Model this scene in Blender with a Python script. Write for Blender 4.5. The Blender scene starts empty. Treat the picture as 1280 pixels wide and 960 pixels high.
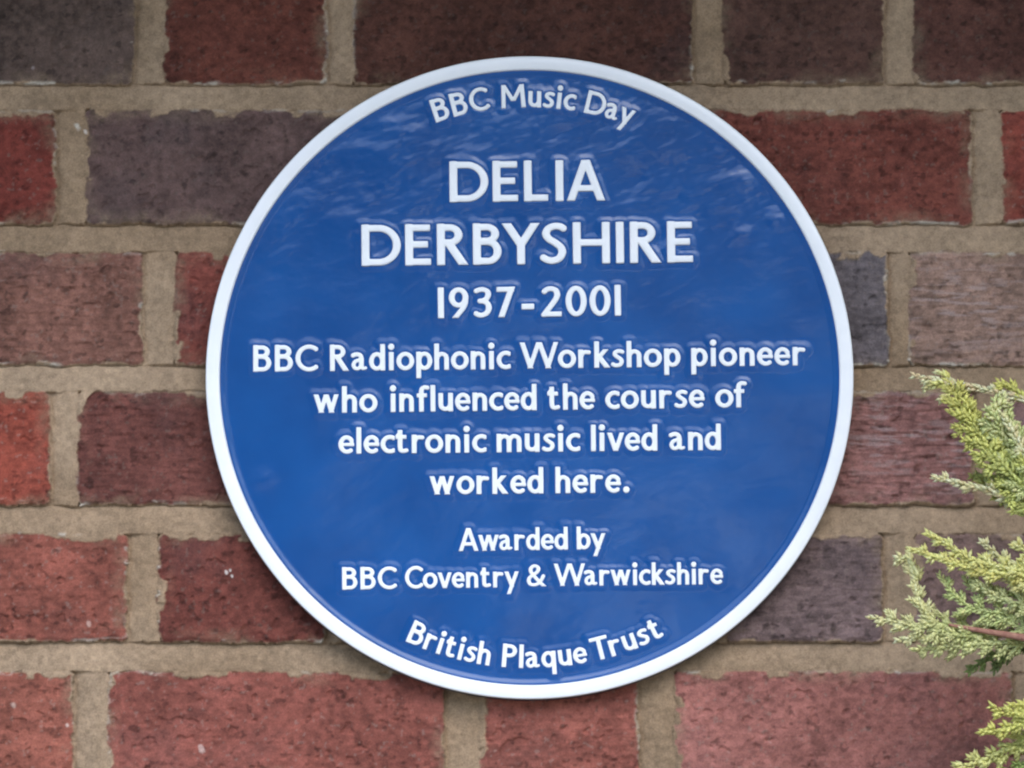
import bpy, math, random
import numpy as np
from mathutils import Vector, Matrix

# ------------------------------------------------------------------ camera, sky, sun, exposure
scene = bpy.context.scene
COL = scene.collection
CAM_Y, CAM_Z, PITCH, LENS = -4.0, 1.62, math.radians(7.0), 226.7
cam_data = bpy.data.cameras.new("camera")
cam_data.lens = LENS
cam_data.sensor_width = 36.0
cam_data.sensor_fit = 'HORIZONTAL'
cam_data.clip_start = 0.05
cam_data.clip_end = 2000.0
cam = bpy.data.objects.new("camera", cam_data)
cam.location = (0.0, CAM_Y, CAM_Z)
cam.rotation_euler = (math.radians(90) + PITCH, 0.0, 0.0)
COL.objects.link(cam)
scene.camera = cam

SUN_EL, SUN_AZ = math.radians(49), math.radians(16)      # azimuth: to the right of the wall's normal
world = bpy.data.worlds.new("World")
scene.world = world
world.use_nodes = True
wn = world.node_tree
sky = wn.nodes.new("ShaderNodeTexSky")
sky.sky_type = 'NISHITA'
sky.sun_disc = False
sky.sun_elevation = SUN_EL
sky.sun_rotation = math.pi - SUN_AZ
sky.air_density = 1.0
sky.dust_density = 1.2
sky.ozone_density = 1.0
bg = wn.nodes["Background"]
bg.inputs["Strength"].default_value = 0.12
wn.links.new(sky.outputs["Color"], bg.inputs["Color"])

sun_data = bpy.data.lights.new("sun", 'SUN')
sun_data.energy = 1.0
sun_data.angle = math.radians(60)
sun_data.color = (1.0, 0.985, 0.975)
sun = bpy.data.objects.new("sun", sun_data)
sd = Vector((math.sin(SUN_AZ) * math.cos(SUN_EL), -math.cos(SUN_AZ) * math.cos(SUN_EL), math.sin(SUN_EL)))
sun.rotation_euler = sd.to_track_quat('Z', 'Y').to_euler()
sun.location = (2, -6, 8)
COL.objects.link(sun)

scene.view_settings.view_transform = 'Standard'
scene.view_settings.look = 'None'
scene.view_settings.exposure = 1.58
scene.view_settings.gamma = 1.0
scene.view_settings.use_curve_mapping = False
scene.cycles.filter_width = 2.2
scene.cycles.max_bounces = 6

# ------------------------------------------------------------------ helpers
F_PX = 1280 * LENS / 36.0
_cp, _sp = math.cos(PITCH), math.sin(PITCH)

def at(px, py, y=0.0):
    """photo pixel -> point on the vertical plane at depth y"""
    a, b = (px - 640.0) / F_PX, (480.0 - py) / F_PX
    d = np.array([a, _cp - b * _sp, _sp + b * _cp])
    t = (y - CAM_Y) / d[1]
    return np.array([d[0] * t, y, CAM_Z + d[2] * t])

def lin(r, g, b):
    out = []
    for c in (r, g, b):
        c = c / 255.0
        out.append(c / 12.92 if c <= 0.04045 else ((c + 0.055) / 1.055) ** 2.4)
    return np.array(out)

def hash2(ix, iz, seed):
    n = (ix.astype(np.int64) * 374761393 + iz.astype(np.int64) * 668265263 + seed * 982451653) & 0xFFFFFFFF
    n = ((n ^ (n >> 13)) * 1274126177) & 0xFFFFFFFF
    n = n ^ (n >> 16)
    return (n & 0xFFFFFF) / float(0xFFFFFF)

def vnoise(x, z, seed=0):
    fx, fz = np.floor(x), np.floor(z)
    tx, tz = x - fx, z - fz
    tx = tx * tx * tx * (tx * (tx * 6 - 15) + 10); tz = tz * tz * tz * (tz * (tz * 6 - 15) + 10)
    a = hash2(fx, fz, seed); b = hash2(fx + 1, fz, seed)
    c = hash2(fx, fz + 1, seed); d = hash2(fx + 1, fz + 1, seed)
    return (a * (1 - tx) + b * tx) * (1 - tz) + (c * (1 - tx) + d * tx) * tz

def fbm(x, z, seed=0, octaves=4, gain=0.5):
    s, amp, tot = 0.0, 1.0, 0.0
    cr, sr = math.cos(0.6), math.sin(0.6)
    for o in range(octaves):
        s = s + amp * vnoise(x + 17.3 * o, z - 9.1 * o, seed + o)
        tot += amp
        amp *= gain
        x, z = (x * cr - z * sr) * 2.03, (x * sr + z * cr) * 2.03
    return s / tot                                                   # 0..1, mean .5

def sstep(a, b, x):
    t = np.clip((x - a) / (b - a), 0, 1)
    return t * t * (3 - 2 * t)

def link(name, me, mat=None, parent=None):
    o = bpy.data.objects.new(name, me)
    COL.objects.link(o)
    if mat is not None:
        me.materials.append(mat)
    if parent is not None:
        o.parent = parent
        o.matrix_parent_inverse = Matrix.Translation(-parent.location)
    return o

def empty(name, loc):
    o = bpy.data.objects.new(name, None)
    o.location = loc
    COL.objects.link(o)
    return o

def tag(o, label=None, cat=None, group=None, kind=None):
    if label: o["label"] = label
    if cat: o["category"] = cat
    if group: o["group"] = group
    if kind: o["kind"] = kind
    return o

def mesh_np(name, co, loop_vi, loop_tot, smooth=True):
    me = bpy.data.meshes.new(name)
    me.vertices.add(len(co))
    me.vertices.foreach_set("co", np.ascontiguousarray(co, dtype=np.float32).ravel())
    me.loops.add(len(loop_vi))
    me.loops.foreach_set("vertex_index", np.ascontiguousarray(loop_vi, dtype=np.int32))
    n = len(loop_tot)
    me.polygons.add(n)
    st = np.zeros(n, dtype=np.int32)
    st[1:] = np.cumsum(loop_tot)[:-1]
    me.polygons.foreach_set("loop_start", st)
    me.polygons.foreach_set("loop_total", np.ascontiguousarray(loop_tot, dtype=np.int32))
    me.polygons.foreach_set("use_smooth", np.full(n, smooth, dtype=bool))
    me.update(calc_edges=True)
    me.validate()
    return me

def col_attr(me, name, rgb):
    a = me.color_attributes.new(name, 'FLOAT_COLOR', 'POINT')
    buf = np.ones((len(rgb), 4), dtype=np.float32)
    buf[:, :3] = rgb
    a.data.foreach_set("color", buf.ravel())

def simple_mesh(name, verts, faces, smooth=False):
    me = bpy.data.meshes.new(name)
    me.from_pydata([tuple(v) for v in verts], [], faces)
    me.polygons.foreach_set("use_smooth", np.full(len(me.polygons), smooth, dtype=bool))
    me.update()
    return me

class MB:
    def __init__(self): self.v, self.f = [], []
    def box(self, x0, x1, y0, y1, z0, z1):
        b = len(self.v)
        self.v += [(x, y, z) for z in (z0, z1) for y in (y0, y1) for x in (x0, x1)]
        self.f += [tuple(b + i for i in q) for q in ((0, 2, 3, 1), (4, 5, 7, 6), (0, 1, 5, 4), (2, 6, 7, 3), (0, 4, 6, 2), (1, 3, 7, 5))]
    def tube(self, pts, rad, n=8):
        pts = [Vector(p) for p in pts]
        b0 = len(self.v)
        up = Vector((0.13, 0.31, 0.94))
        for i, p in enumerate(pts):
            t = (pts[min(i + 1, len(pts) - 1)] - pts[max(i - 1, 0)]).normalized()
            s = t.cross(up)
            if s.length < 1e-3: s = t.cross(Vector((1, 0, 0)))
            s.normalize(); u = s.cross(t)
            r = rad[i] if hasattr(rad, '__len__') else rad
            for k in range(n):
                a = 2 * math.pi * k / n
                self.v.append(tuple(p + (s * math.cos(a) + u * math.sin(a)) * r))
        for i in range(len(pts) - 1):
            for k in range(n):
                k2 = (k + 1) % n
                self.f.append((b0 + i * n + k, b0 + i * n + k2, b0 + (i + 1) * n + k2, b0 + (i + 1) * n + k))
        self.f.append(tuple(b0 + k for k in range(n))[::-1])
        self.f.append(tuple(b0 + (len(pts) - 1) * n + k for k in range(n)))
    def build(self, name, mat, parent=None, smooth=False):
        return link(name, simple_mesh(name, self.v, self.f, smooth), mat, parent)

# node material helper
class Mat:
    def __init__(self, name):
        self.m = bpy.data.materials.new(name)
        self.m.use_nodes = True
        self.t = self.m.node_tree
        self.b = self.t.nodes["Principled BSDF"]
    def n(self, kind, **kw):
        nd = self.t.nodes.new(kind)
        for k, v in kw.items():
            if hasattr(nd, k): setattr(nd, k, v)
            else: nd.inputs[k].default_value = v
        return nd
    def l(self, a, b): self.t.links.new(a, b)
    def set(self, **kw):
        for k, v in kw.items():
            self.b.inputs[k.replace('_', ' ')].default_value = v
        return self
    def noise(self, scale, detail=4.0, rough=0.55, coord='Object', stretch=(1, 1, 1)):
        tc = self.n("ShaderNodeTexCoord")
        mp = self.n("ShaderNodeMapping")
        mp.inputs["Scale"].default_value = stretch
        nz = self.n("ShaderNodeTexNoise")
        nz.inputs["Scale"].default_value = scale
        nz.inputs["Detail"].default_value = detail
        nz.inputs["Roughness"].default_value = rough
        self.l(tc.outputs[coord], mp.inputs["Vector"])
        self.l(mp.outputs["Vector"], nz.inputs["Vector"])
        return nz.outputs["Fac"]
    def ramp(self, fac, stops):
        r = self.n("ShaderNodeValToRGB")
        while len(r.color_ramp.elements) < len(stops):
            r.color_ramp.elements.new(0.5)
        for e, (p, c) in zip(r.color_ramp.elements, stops):
            e.position = p
            e.color = (*c, 1.0)
        self.l(fac, r.inputs["Fac"])
        return r.outputs["Color"]
    def bump(self, h, strength, dist):
        b = self.n("ShaderNodeBump")
        b.inputs["Strength"].default_value = strength
        b.inputs["Distance"].default_value = dist
        self.l(h, b.inputs["Height"])
        self.l(b.outputs["Normal"], self.b.inputs["Normal"])
    def mixmul(self, c1, c2, fac=1.0, mode='MULTIPLY'):
        mx = self.n("ShaderNodeMix", data_type='RGBA', blend_type=mode)
        mx.inputs[0].default_value = fac
        self.l(c1, mx.inputs[6]); self.l(c2, mx.inputs[7])
        return mx.outputs[2]

# ------------------------------------------------------------------ materials
def wall_material():
    M = Mat("weathered_brick_and_mortar")
    vc = M.n("ShaderNodeVertexColor"); vc.layer_name = "base"
    f1 = M.noise(900.0, 3.0, 0.6)
    c1 = M.ramp(f1, [(0.25, (0.72, 0.71, 0.70)), (0.5, (1.0, 1.0, 1.0)), (0.78, (1.3, 1.28, 1.25))])
    M.l(M.mixmul(vc.outputs["Color"], c1, 0.9), M.b.inputs["Base Color"])
    M.set(Roughness=0.88)
    M.b.inputs["Specular IOR Level"].default_value = 0.25
    M.bump(M.noise(1500.0, 4.0, 0.7), 0.8, 0.0009)
    return M.m

def paint_blue():
    M = Mat("glossy_blue_paint")
    n1 = M.noise(22.0, 3.0, 0.5)
    M.l(M.ramp(n1, [(0.3, (0.003, 0.060, 0.238)), (0.7, (0.005, 0.080, 0.295))]), M.b.inputs["Base Color"])
    M.set(Roughness=0.17, IOR=1.47)
    M.b.inputs["Coat Weight"].default_value = 0.15
    M.b.inputs["Coat Roughness"].default_value = 0.06
    M.bump(M.noise(260.0, 2.0, 0.5), 0.05, 0.0006)
    return M.m

def paint_white(name, bumpy=0.08):
    M = Mat(name)
    n1 = M.noise(60.0, 4.0, 0.6)
    M.l(M.ramp(n1, [(0.3, (0.79, 0.825, 0.86)), (0.7, (0.84, 0.87, 0.90))]), M.b.inputs["Base Color"])
    M.set(Roughness=0.28)
    M.bump(M.noise(420.0, 2.0, 0.5), bumpy, 0.0005)
    return M.m

def paint_navy():
    M = Mat("dark_blue_edge_paint")
    M.l(M.ramp(M.noise(80.0), [(0.3, (0.008, 0.010, 0.035)), (0.7, (0.013, 0.017, 0.055))]), M.b.inputs["Base Color"])
    M.set(Roughness=0.4)
    return M.m

def plain(name, c0, c1, scale, rough=0.8, bump=0.3, bd=0.004):
    M = Mat(name)
    M.l(M.ramp(M.noise(scale), [(0.3, c0), (0.7, c1)]), M.b.inputs["Base Color"])
    M.set(Roughness=rough)
    if bump: M.bump(M.noise(scale * 6), bump, bd)
    return M.m

def foliage_material():
    M = Mat("scale_leaf_foliage")
    vc = M.n("ShaderNodeVertexColor"); vc.layer_name = "leaf"
    M.l(vc.outputs["Color"], M.b.inputs["Base Color"])
    M.set(Roughness=0.55)
    M.b.inputs["Subsurface Weight"].default_value = 0.0
    tr = M.n("ShaderNodeBsdfTranslucent")
    M.l(vc.outputs["Color"], tr.inputs["Color"])
    mx = M.n("ShaderNodeMixShader"); mx.inputs[0].default_value = 0.25
    out = M.t.nodes["Material Output"]
    M.l(M.b.outputs[0], mx.inputs[1]); M.l(tr.outputs[0], mx.inputs[2]); M.l(mx.outputs[0], out.inputs["Surface"])
    return M.m

MAT_WALL = wall_material()
MAT_BLUE, MAT_NAVY = paint_blue(), paint_navy()
MAT_RIM, MAT_LETTER = paint_white("white_rim_paint"), paint_white("white_lettering_paint", 0.12)
MAT_LEAF = foliage_material()
MAT_TWIG = plain("reddish_twig_bark", (0.24, 0.10, 0.075), (0.40, 0.21, 0.15), 400.0, 0.8, 0.5, 0.0006)
MAT_BARK = plain("brown_bark", (0.07, 0.045, 0.03), (0.15, 0.10, 0.07), 30.0, 0.9, 0.8, 0.006)
MAT_GROUND = plain("pale_gravel", (0.26, 0.24, 0.21), (0.46, 0.43, 0.38), 60.0, 0.95, 0.6, 0.02)
MAT_SOFFIT = plain("painted_soffit_board", (0.16, 0.13, 0.11), (0.22, 0.18, 0.15), 12.0, 0.6, 0.1)
MAT_GUTTER = plain("black_gutter_plastic", (0.012, 0.012, 0.013), (0.02, 0.02, 0.022), 12.0, 0.4, 0.0)
MAT_TILE = plain("clay_roof_tile", (0.14, 0.06, 0.04), (0.22, 0.10, 0.07), 9.0, 0.85, 0.4, 0.01)

# ------------------------------------------------------------------ ground
gm = MB(); gm.box(-400, 400, -400, 400, -0.5, 0.0)
tag(gm.build("ground", MAT_GROUND), kind="structure")

# ------------------------------------------------------------------ brick wall (relief mesh, fine where the photo looks)
# rows read off the photo: (top, bottom, [(left, right, displayed colour), ...])
K = None
ROWS_PX = [
    (-36, 105, [(-240, 165, (92, 76, 69)), (203, 407, (100, 57, 47)), (440, 866, (85, 54, 45)), (905, 1107, (86, 61, 53)), (1145, 1570, (94, 62, 54))]),
    (137, 280, [(-140, 67, (109, 52, 44)), (105, 525, (95, 75, 71)), (562, 768, (100, 60, 55)), (803, 1218, (116, 65, 55)), (1255, 1460, (133, 68, 57))]),
    (315, 456, [(-245, 178, (126, 88, 76)), (217, 415, (121, 66, 57)), (452, 868, (110, 70, 66)), (905, 1112, (105, 97, 99)), (1137, 1560, (152, 124, 110))]),
    (489, 631, [(-140, 63, (143, 72, 58)), (97, 515, (105, 64, 57)), (552, 755, (120, 75, 70)), (792, 1215, (137, 97, 91)), (1252, 1455, (128, 100, 95))]),
    (667, 802, [(-255, 160, (135, 79, 67)), (200, 407, (105, 58, 50)), (440, 868, (125, 80, 76)), (905, 1102, (120, 101, 99)), (1143, 1560, (128, 104, 98))]),
    (839, 977, [(-110, 95, (138, 83, 70)), (136, 556, (133, 78, 68)), (600, 797, (142, 85, 74)), (842, 1263, (151, 99, 91)), (1300, 1500, (150, 110, 104))]),
]
XW = 2.6; ZTOP = 2.60
rng = np.random.RandomState(7)
PITCH_Z = 175.0 / 2.0 / 1000 * 1.01
rows = []                                            # (z_bottom, z_top, [(x0, x1, rgb)])
for (yt, yb, bricks) in ROWS_PX:
    lst = [(at(l, 480)[0], at(r, 480)[0], lin(*c)) for l, r, c in bricks]
    rows.append([at(640, yb)[2], at(640, yt)[2], lst])
PAL = [(84, 72, 72), (112, 66, 62), (128, 78, 72), (96, 62, 58), (150, 84, 74), (120, 90, 84), (106, 84, 82)]
hgt = rows[1][1] - rows[1][0]
z = rows[0][1] + 0.0165
k = 0
while z < ZTOP:                                      # courses above the picture
    rows.insert(0, [z, z + hgt, []]); z += hgt + 0.0165
z = rows[-1][0] - 0.0165
while z > 0.0:                                       # courses below it, down to the ground
    rows.append([z - hgt, z, []]); z -= hgt + 0.0165
S_L, H_L, J_L = 0.2095, 0.1025, 0.018
for ri, row in enumerate(rows):
    lst = row[2]
    if not lst:
        x0 = -0.11 + (0.0 if ri % 2 else 0.174)
        lst.append((x0, x0 + S_L, lin(*PAL[rng.randint(len(PAL))])))
    lst.sort(key=lambda b: b[0])
    while lst[0][0] > -XW - 0.3:
        w = H_L if (lst[0][1] - lst[0][0]) > 0.16 else S_L
        lst.insert(0, (lst[0][0] - J_L - w, lst[0][0] - J_L, lin(*PAL[rng.randint(len(PAL))])))
    while lst[-1][1] < XW + 0.3:
        w = H_L if (lst[-1][1] - lst[-1][0]) > 0.16 else S_L
        lst.append((lst[-1][1] + J_L, lst[-1][1] + J_L + w, lin(*PAL[rng.randint(len(PAL))])))
rows.sort(key=lambda r: r[0])

def axis(lo, hi, flo, fhi, fine, grow, coarse):
    a = list(np.arange(flo, fhi, fine))
    s, x = fine, a[-1]
    while x < hi:
        s = min(s * grow, coarse); x += s; a.append(min(x, hi))
    s, x = fine, a[0]
    left = []
    while x > lo:
        s = min(s * grow, coarse); x -= s; left.append(max(x, lo))
    return np.array(left[::-1] + a)

cx_, cz_ = 0.0, at(640, 480)[2]
AX = axis(-XW, XW, -0.345, 0.345, 0.00058, 1.03, 0.010)
AZ = axis(0.0, ZTOP, cz_ - 0.262, cz_ + 0.262, 0.00058, 1.03, 0.010)
XX, ZZ = np.meshgrid(AX, AZ)                         # rows follow z
X, Z = XX.ravel(), ZZ.ravel()
mm = 1000.0

# wobble of the joint lines
wx = (fbm(X * 80, Z * 80, 11, 3) - .5) * 0.0038 + (fbm(X * 300, Z * 300, 12, 3) - .5) * 0.0026
wz = (fbm(X * 60, Z * 90, 21, 3) - .5) * 0.0026 + (fbm(X * 300, Z * 300, 22, 3) - .5) * 0.0015
Xq, Zq = X + wx, Z + wz
rb = np.array([r[0] for r in rows]); rt = np.array([r[1] for r in rows])
mid = (rt[:-1] + rb[1:]) / 2
ri = np.searchsorted(mid, Zq)
NB = max(len(r[2]) for r in rows)
bl = np.full((len(rows), NB), 99.0); br = np.full((len(rows), NB), 99.5); bc = np.zeros((len(rows), NB, 3))
for i, r in enumerate(rows):
    for j, (a, b, c) in enumerate(r[2]):
        bl[i, j], br[i, j], bc[i, j] = a, b, c
bi = np.zeros(len(X), dtype=int)
for i in range(len(rows)):
    m = ri == i
    mids = (br[i, :-1] + bl[i, 1:]) / 2
    bi[m] = np.searchsorted(mids, Xq[m])
L, R_ = bl[ri, bi], br[ri, bi]
B, T = rb[ri], rt[ri]
bid = ri * 97 + bi
r1 = hash2(bid, bid * 3 + 1, 5); r2 = hash2(bid, bid * 5 + 2, 6); r3 = hash2(bid, bid * 7 + 3, 8)
base = bc[ri, bi]
# signed distance to the brick's edge (positive inside), with rounded corners
hx, hz = (R_ - L) / 2, (T - B) / 2
rad = 0.0035
qx = np.abs(Xq - (L + R_) / 2) - hx + rad
qz = np.abs(Zq - (T + B) / 2) - hz + rad
d_in = rad - (np.hypot(np.maximum(qx, 0), np.maximum(qz, 0)) + np.minimum(np.maximum(qx, qz), 0))
# mortar lapping over the arrises: most along the top and left edges of a brick, where the joint is struck flush
lap_n = fbm(X * 55, Z * 55, 31, 3); lap_f = fbm(X * 300, Z * 300, 32, 3)
e_top, e_bot, e_left, e_right = T - Zq, Zq - B, Xq - L, R_ - Xq
lap = sstep(.50, .68, lap_n) * 0.0042 + (lap_f - .5) * 0.0022
side = np.where(np.minimum(e_top, e_left) <= np.minimum(e_bot, e_right), 1.0, 0.35)
d_vis = d_in - np.maximum(lap, 0) * side
brick = sstep(-0.0006, 0.0011, d_vis)

# relief, metres out of the wall plane
crease = (fbm(X * 70, Z * 420, 41, 4) - .5)
pit = fbm(X * 260, Z * 260, 42, 4) - .5
slow = fbm(X * 18, Z * 22, 43, 3) - .5
rustic = .3 * sstep(.45, .9, r1)
# the two mauve bricks right of the plaque and the one below them have drag marks
px_c, pz_c = (L + R_) / 2, (T + B) / 2
for (pxx, pyy, am) in ((1290, 385, 1.0), (1000, 560, 1.4), (1000, 735, .7), (-35, 385, .8), (300, 560, .8)):
    p = at(pxx, pyy)
    rustic = np.where((np.abs(px_c - p[0]) < .10) & (np.abs(pz_c - p[2]) < .03), am, rustic)
h_brick = crease * (0.0005 + 0.0020 * rustic) + pit * 0.0013 + slow * 0.0012 + (r2 - .5) * 0.0016
edge_drop = -0.0014 * (1 - sstep(0.0, 0.0036, d_in)) ** 2
hole = sstep(.72, .82, fbm(X * 150, Z * 170, 44, 2)) * -0.0012
h_brick = h_brick + edge_drop + hole
# weather-struck mortar: cut back under the brick above, flush on the brick below; perpends cut back on the left
zt = np.where(Zq > T, 0.0, 0.0)
bed_lo = T; above = np.minimum(ri + 1, len(rows) - 1); below = np.maximum(ri - 1, 0)
gap_b = np.where(Zq >= T, T, rt[below]); gap_t = np.where(Zq >= T, rb[above], B)
tb = np.clip((Zq - gap_b) / np.maximum(gap_t - gap_b, 1e-4), 0, 1)       # 0 at the bottom of the bed joint, 1 at its top
in_bed = (Zq >= T) | (Zq <= B)
nb_l = np.where(Xq <= L, br[ri, np.maximum(bi - 1, 0)], R_); nb_r = np.where(Xq <= L, L, bl[ri, np.minimum(bi + 1, NB - 1)])
tp = np.clip((Xq - nb_l) / np.maximum(nb_r - nb_l, 1e-4), 0, 1)          # 0 left, 1 right of the perpend
h_bed = -0.0006 - 0.0030 * sstep(.05, 1.0, tb) - 0.0012 * sstep(.90, .985, tb)
h_perp = -0.0012 - 0.0024 * (1 - sstep(.0, .85, tp)) - 0.0007 * (1 - sstep(.05, .16, tp)) + 0.0006 * np.sin(tp * math.pi)
h_mort = np.where(in_bed, h_bed, h_perp)
h_mort = h_mort + (fbm(X * 240, Z * 300, 51, 4) - .5) * 0.0010 + (fbm(X * 45, Z * 45, 52, 3) - .5) * 0.0012
h_lap = np.where(d_in > 0, np.minimum(h_brick + 0.0007, 0.0012), h_mort)
H = brick * h_brick + (1 - brick) * h_lap
# crumbs of mortar standing proud on the arrises
crumb = sstep(.62, .80, fbm(X * 150, Z * 260, 61, 3)) * sstep(.50, .62, fbm(X * 30, Z * 30, 62, 2)) * sstep(-.001, .0005, d_in) * (1 - sstep(.0005, .0035, d_in))
H = H + crumb * 0.0010

# colours
var = fbm(X * 28, Z * 34, 71, 4) - .5
varf = fbm(X * 240, Z * 300, 72, 4) - .5
bcol = base * (1 + 0.75 * var[:, None] + 0.95 * varf[:, None])
soot = sstep(.55, .78, fbm(X * 21 + r3 * 50, Z * 26, 73, 4)) * (.25 + .5 * r3)
bcol = bcol * (1 - .40 * soot[:, None]) + np.array([.055, .050, .055]) * (.40 * soot[:, None])
speck = sstep(.74, .84, fbm(X * 380, Z * 380, 74, 2))
bcol = bcol * (1 - .35 * speck[:, None]) + np.array([.36, .28, .24]) * (.35 * speck[:, None]) * .8 * np.clip(base[:, :1] / .25, .35, 1)
dark = sstep(.66, .82, fbm(X * 190, Z * 230, 75, 3))
bcol = bcol * (1 - .45 * dark[:, None])
scum = sstep(.42, .75, fbm(X * 40, Z * 60, 76, 4)) * (1 - sstep(.001, .012, np.minimum(d_in, 1))) * (.18 + .75 * (lap_f - .2))
MORT = np.array([0.358, 0.260, 0.172])
bcol = bcol * (1 - scum[:, None]) + MORT * .75 * scum[:, None]
mcol = MORT * (1 + .40 * (fbm(X * 34, Z * 34, 81, 4) - .5)[:, None] + .55 * (fbm(X * 300, Z * 300, 82, 3) - .5)[:, None])
# browner patches in the mortar, wandering all over the wall
damp = sstep(.35, .75, fbm(X * 7, Z * 9, 83, 4))[:, None]
mcol = mcol * (1 - damp * np.array([.20, .23, .27]))
lip = sstep(.52, .66, fbm(X * 26, Z * 10, 84, 3)) * sstep(.40, .60, fbm(X * 130, Z * 320, 85, 2))
white = np.maximum(crumb * .8, lip * sstep(-.0006, .0004, d_in) * (1 - sstep(.0006, .0026, d_in)) * np.where(e_bot < .004, 1.0, .35))
rgb = bcol * brick[:, None] + mcol * (1 - brick[:, None])
rgb = rgb * (1 - white[:, None]) + np.array([.50, .45, .38]) * white[:, None]
# a few chips
for (pxx, pyy, rr, cc) in ((283, 716, .0011, (.75, .70, .66)), (290, 720, .0012, (.8, .76, .7)), (288, 713, .0008, (.7, .66, .6)), (96, 158, .0022, (.62, .58, .5)),
                           (107, 165, .0014, (.6, .55, .5)), (111, 780, .0018, (.55, .36, .30)), (17, 882, .0020, (.5, .36, .3)),
                           (252, 936, .0022, (.52, .38, .34)), (84, 907, .0015, (.6, .48, .42)), (42, 85, .0018, (.30, .25, .24))):
    p = at(pxx, pyy)
    a_ = (1 - sstep(.45, 1.0, np.hypot((X - p[0]) * (1 + .3 * (r1 - .5)), (Z - p[2]) * .8 + (X - p[0]) * .35) / rr + (lap_f - .5) * 1.2))
    a_ = a_ * .75
    rgb = rgb * (1 - a_[:, None]) + np.array(cc) * a_[:, None]
    H = H + a_ * .0006
# pale drag scuffs on the two mauve bricks right of the plaque
for (pxx, pyy, sx, am) in ((1110, 545, .030, .42), (1210, 380, .05, .45), (1230, 575, .03, .5)):
    p = at(pxx, pyy)
    reg = np.exp(-((X - p[0]) / sx) ** 2 - ((Z - p[2]) / .028) ** 2) * brick
    sc_ = sstep(.53, .70, fbm(X * 75 + Z * 30, Z * 420, 77, 3)) * reg * am
    rgb = rgb * (1 - sc_[:, None]) + np.array([.44, .36, .35]) * sc_[:, None]
rgb = np.clip(rgb, 0.006, .85)

nz, nx = XX.shape
idx = np.arange(nz * nx).reshape(nz, nx)
quads = np.stack([idx[:-1, :-1], idx[:-1, 1:], idx[1:, 1:], idx[1:, :-1]], -1).reshape(-1, 4)
front = np.stack([X, -H, Z], -1)
me = mesh_np("brick_wall", front, quads.ravel(), np.full(len(quads), 4))
col_attr(me, "base", rgb)
wall = empty("brick_wall", (0, 0, 0))
tag(wall, "weathered red and purple brick wall with sandy mortar joints behind the blue plaque", "wall")
link("brick_face", me, MAT_WALL, wall)
wb = MB(); wb.box(-XW, XW, 0.012, 0.23, 0, ZTOP)
MAT_CORE = plain("plain_brickwork", (0.12, 0.06, 0.05), (0.2, 0.10, 0.08), 14.0, 0.9, 0.4)
wb.build("wall_core", MAT_CORE, wall)

# ------------------------------------------------------------------ eave added over the wall, out of view, to shade the upper courses
EZ, EO = ZTOP - 0.02, 0.45
eave = empty("shading_eave", (0, 0, EZ))
tag(eave, "added out-of-view eave with dark gutter that shades the upper brick wall", "roof eave")
m = MB(); m.box(-XW - .1, XW + .1, -EO, 0.25, EZ + .022, EZ + .045); m.build("soffit", MAT_SOFFIT, eave)
m = MB(); m.box(-XW - .1, XW + .1, -EO - .022, -EO - .002, EZ, EZ + .19); m.build("fascia", MAT_SOFFIT, eave)
m = MB()
gv = [(-EO - .024 - .055 + .055 * math.cos(a), EZ + .15 + .055 * math.sin(a)) for a in np.linspace(math.pi, 2 * math.pi, 13)]
gi = [(-EO - .024 - .055 + .050 * math.cos(a), EZ + .15 + .050 * math.sin(a)) for a in np.linspace(2 * math.pi, math.pi, 13)]
prof = gv + gi
for xx in (-XW - .1, XW + .1):
    m.v += [(xx, a, b) for a, b in prof]
npf = len(prof)
m.f += [(i, (i + 1) % npf, npf + (i + 1) % npf, npf + i) for i in range(npf)]
m.build("gutter", MAT_GUTTER, eave, True)
m = MB()
for i in range(9):
    y0 = -EO - .06 + i * .14; zz = EZ + .20 + (y0 + EO + .06) * .7
    b = len(m.v)
    m.v += [(-XW - .12, y0, zz), (XW + .12, y0, zz), (XW + .12, y0 + .20, zz + .14), (-XW - .12, y0 + .20, zz + .14),
            (-XW - .12, y0, zz + .016), (XW + .12, y0, zz + .016), (XW + .12, y0 + .20, zz + .156), (-XW - .12, y0 + .20, zz + .156)]
    m.f += [tuple(b + q for q in f) for f in ((3, 2, 1, 0), (4, 5, 6, 7), (0, 1, 5, 4), (2, 3, 7, 6), (0, 4, 7, 3), (1, 2, 6, 5))]
m.build("roof_tiles", MAT_TILE, eave)

# ------------------------------------------------------------------ lettering: humanist sans drawn as strokes (cap height 100)
W0 = 19.3
def arc(cx, cy, rx, ry, a0, a1, n=26):
    t = np.radians(np.linspace(a0, a1, n))
    return [(cx + rx * math.cos(a), cy + ry * math.sin(a)) for a in t]
def cat(pts, n=9):
    P = [np.array(p, float) for p in pts]
    P = [2 * P[0] - P[1]] + P + [2 * P[-1] - P[-2]]
    out = []
    for i in range(1, len(P) - 2):
        p0, p1, p2, p3 = P[i - 1:i + 3]
        for t in np.linspace(0, 1, n, endpoint=False):
            out.append(tuple(.5 * (2 * p1 + (p2 - p0) * t + (2 * p0 - 5 * p1 + 4 * p2 - p3) * t * t + (3 * p1 - p0 - 3 * p2 + p3) * t ** 3)))
    out.append(tuple(P[-2]))
    return out
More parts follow.
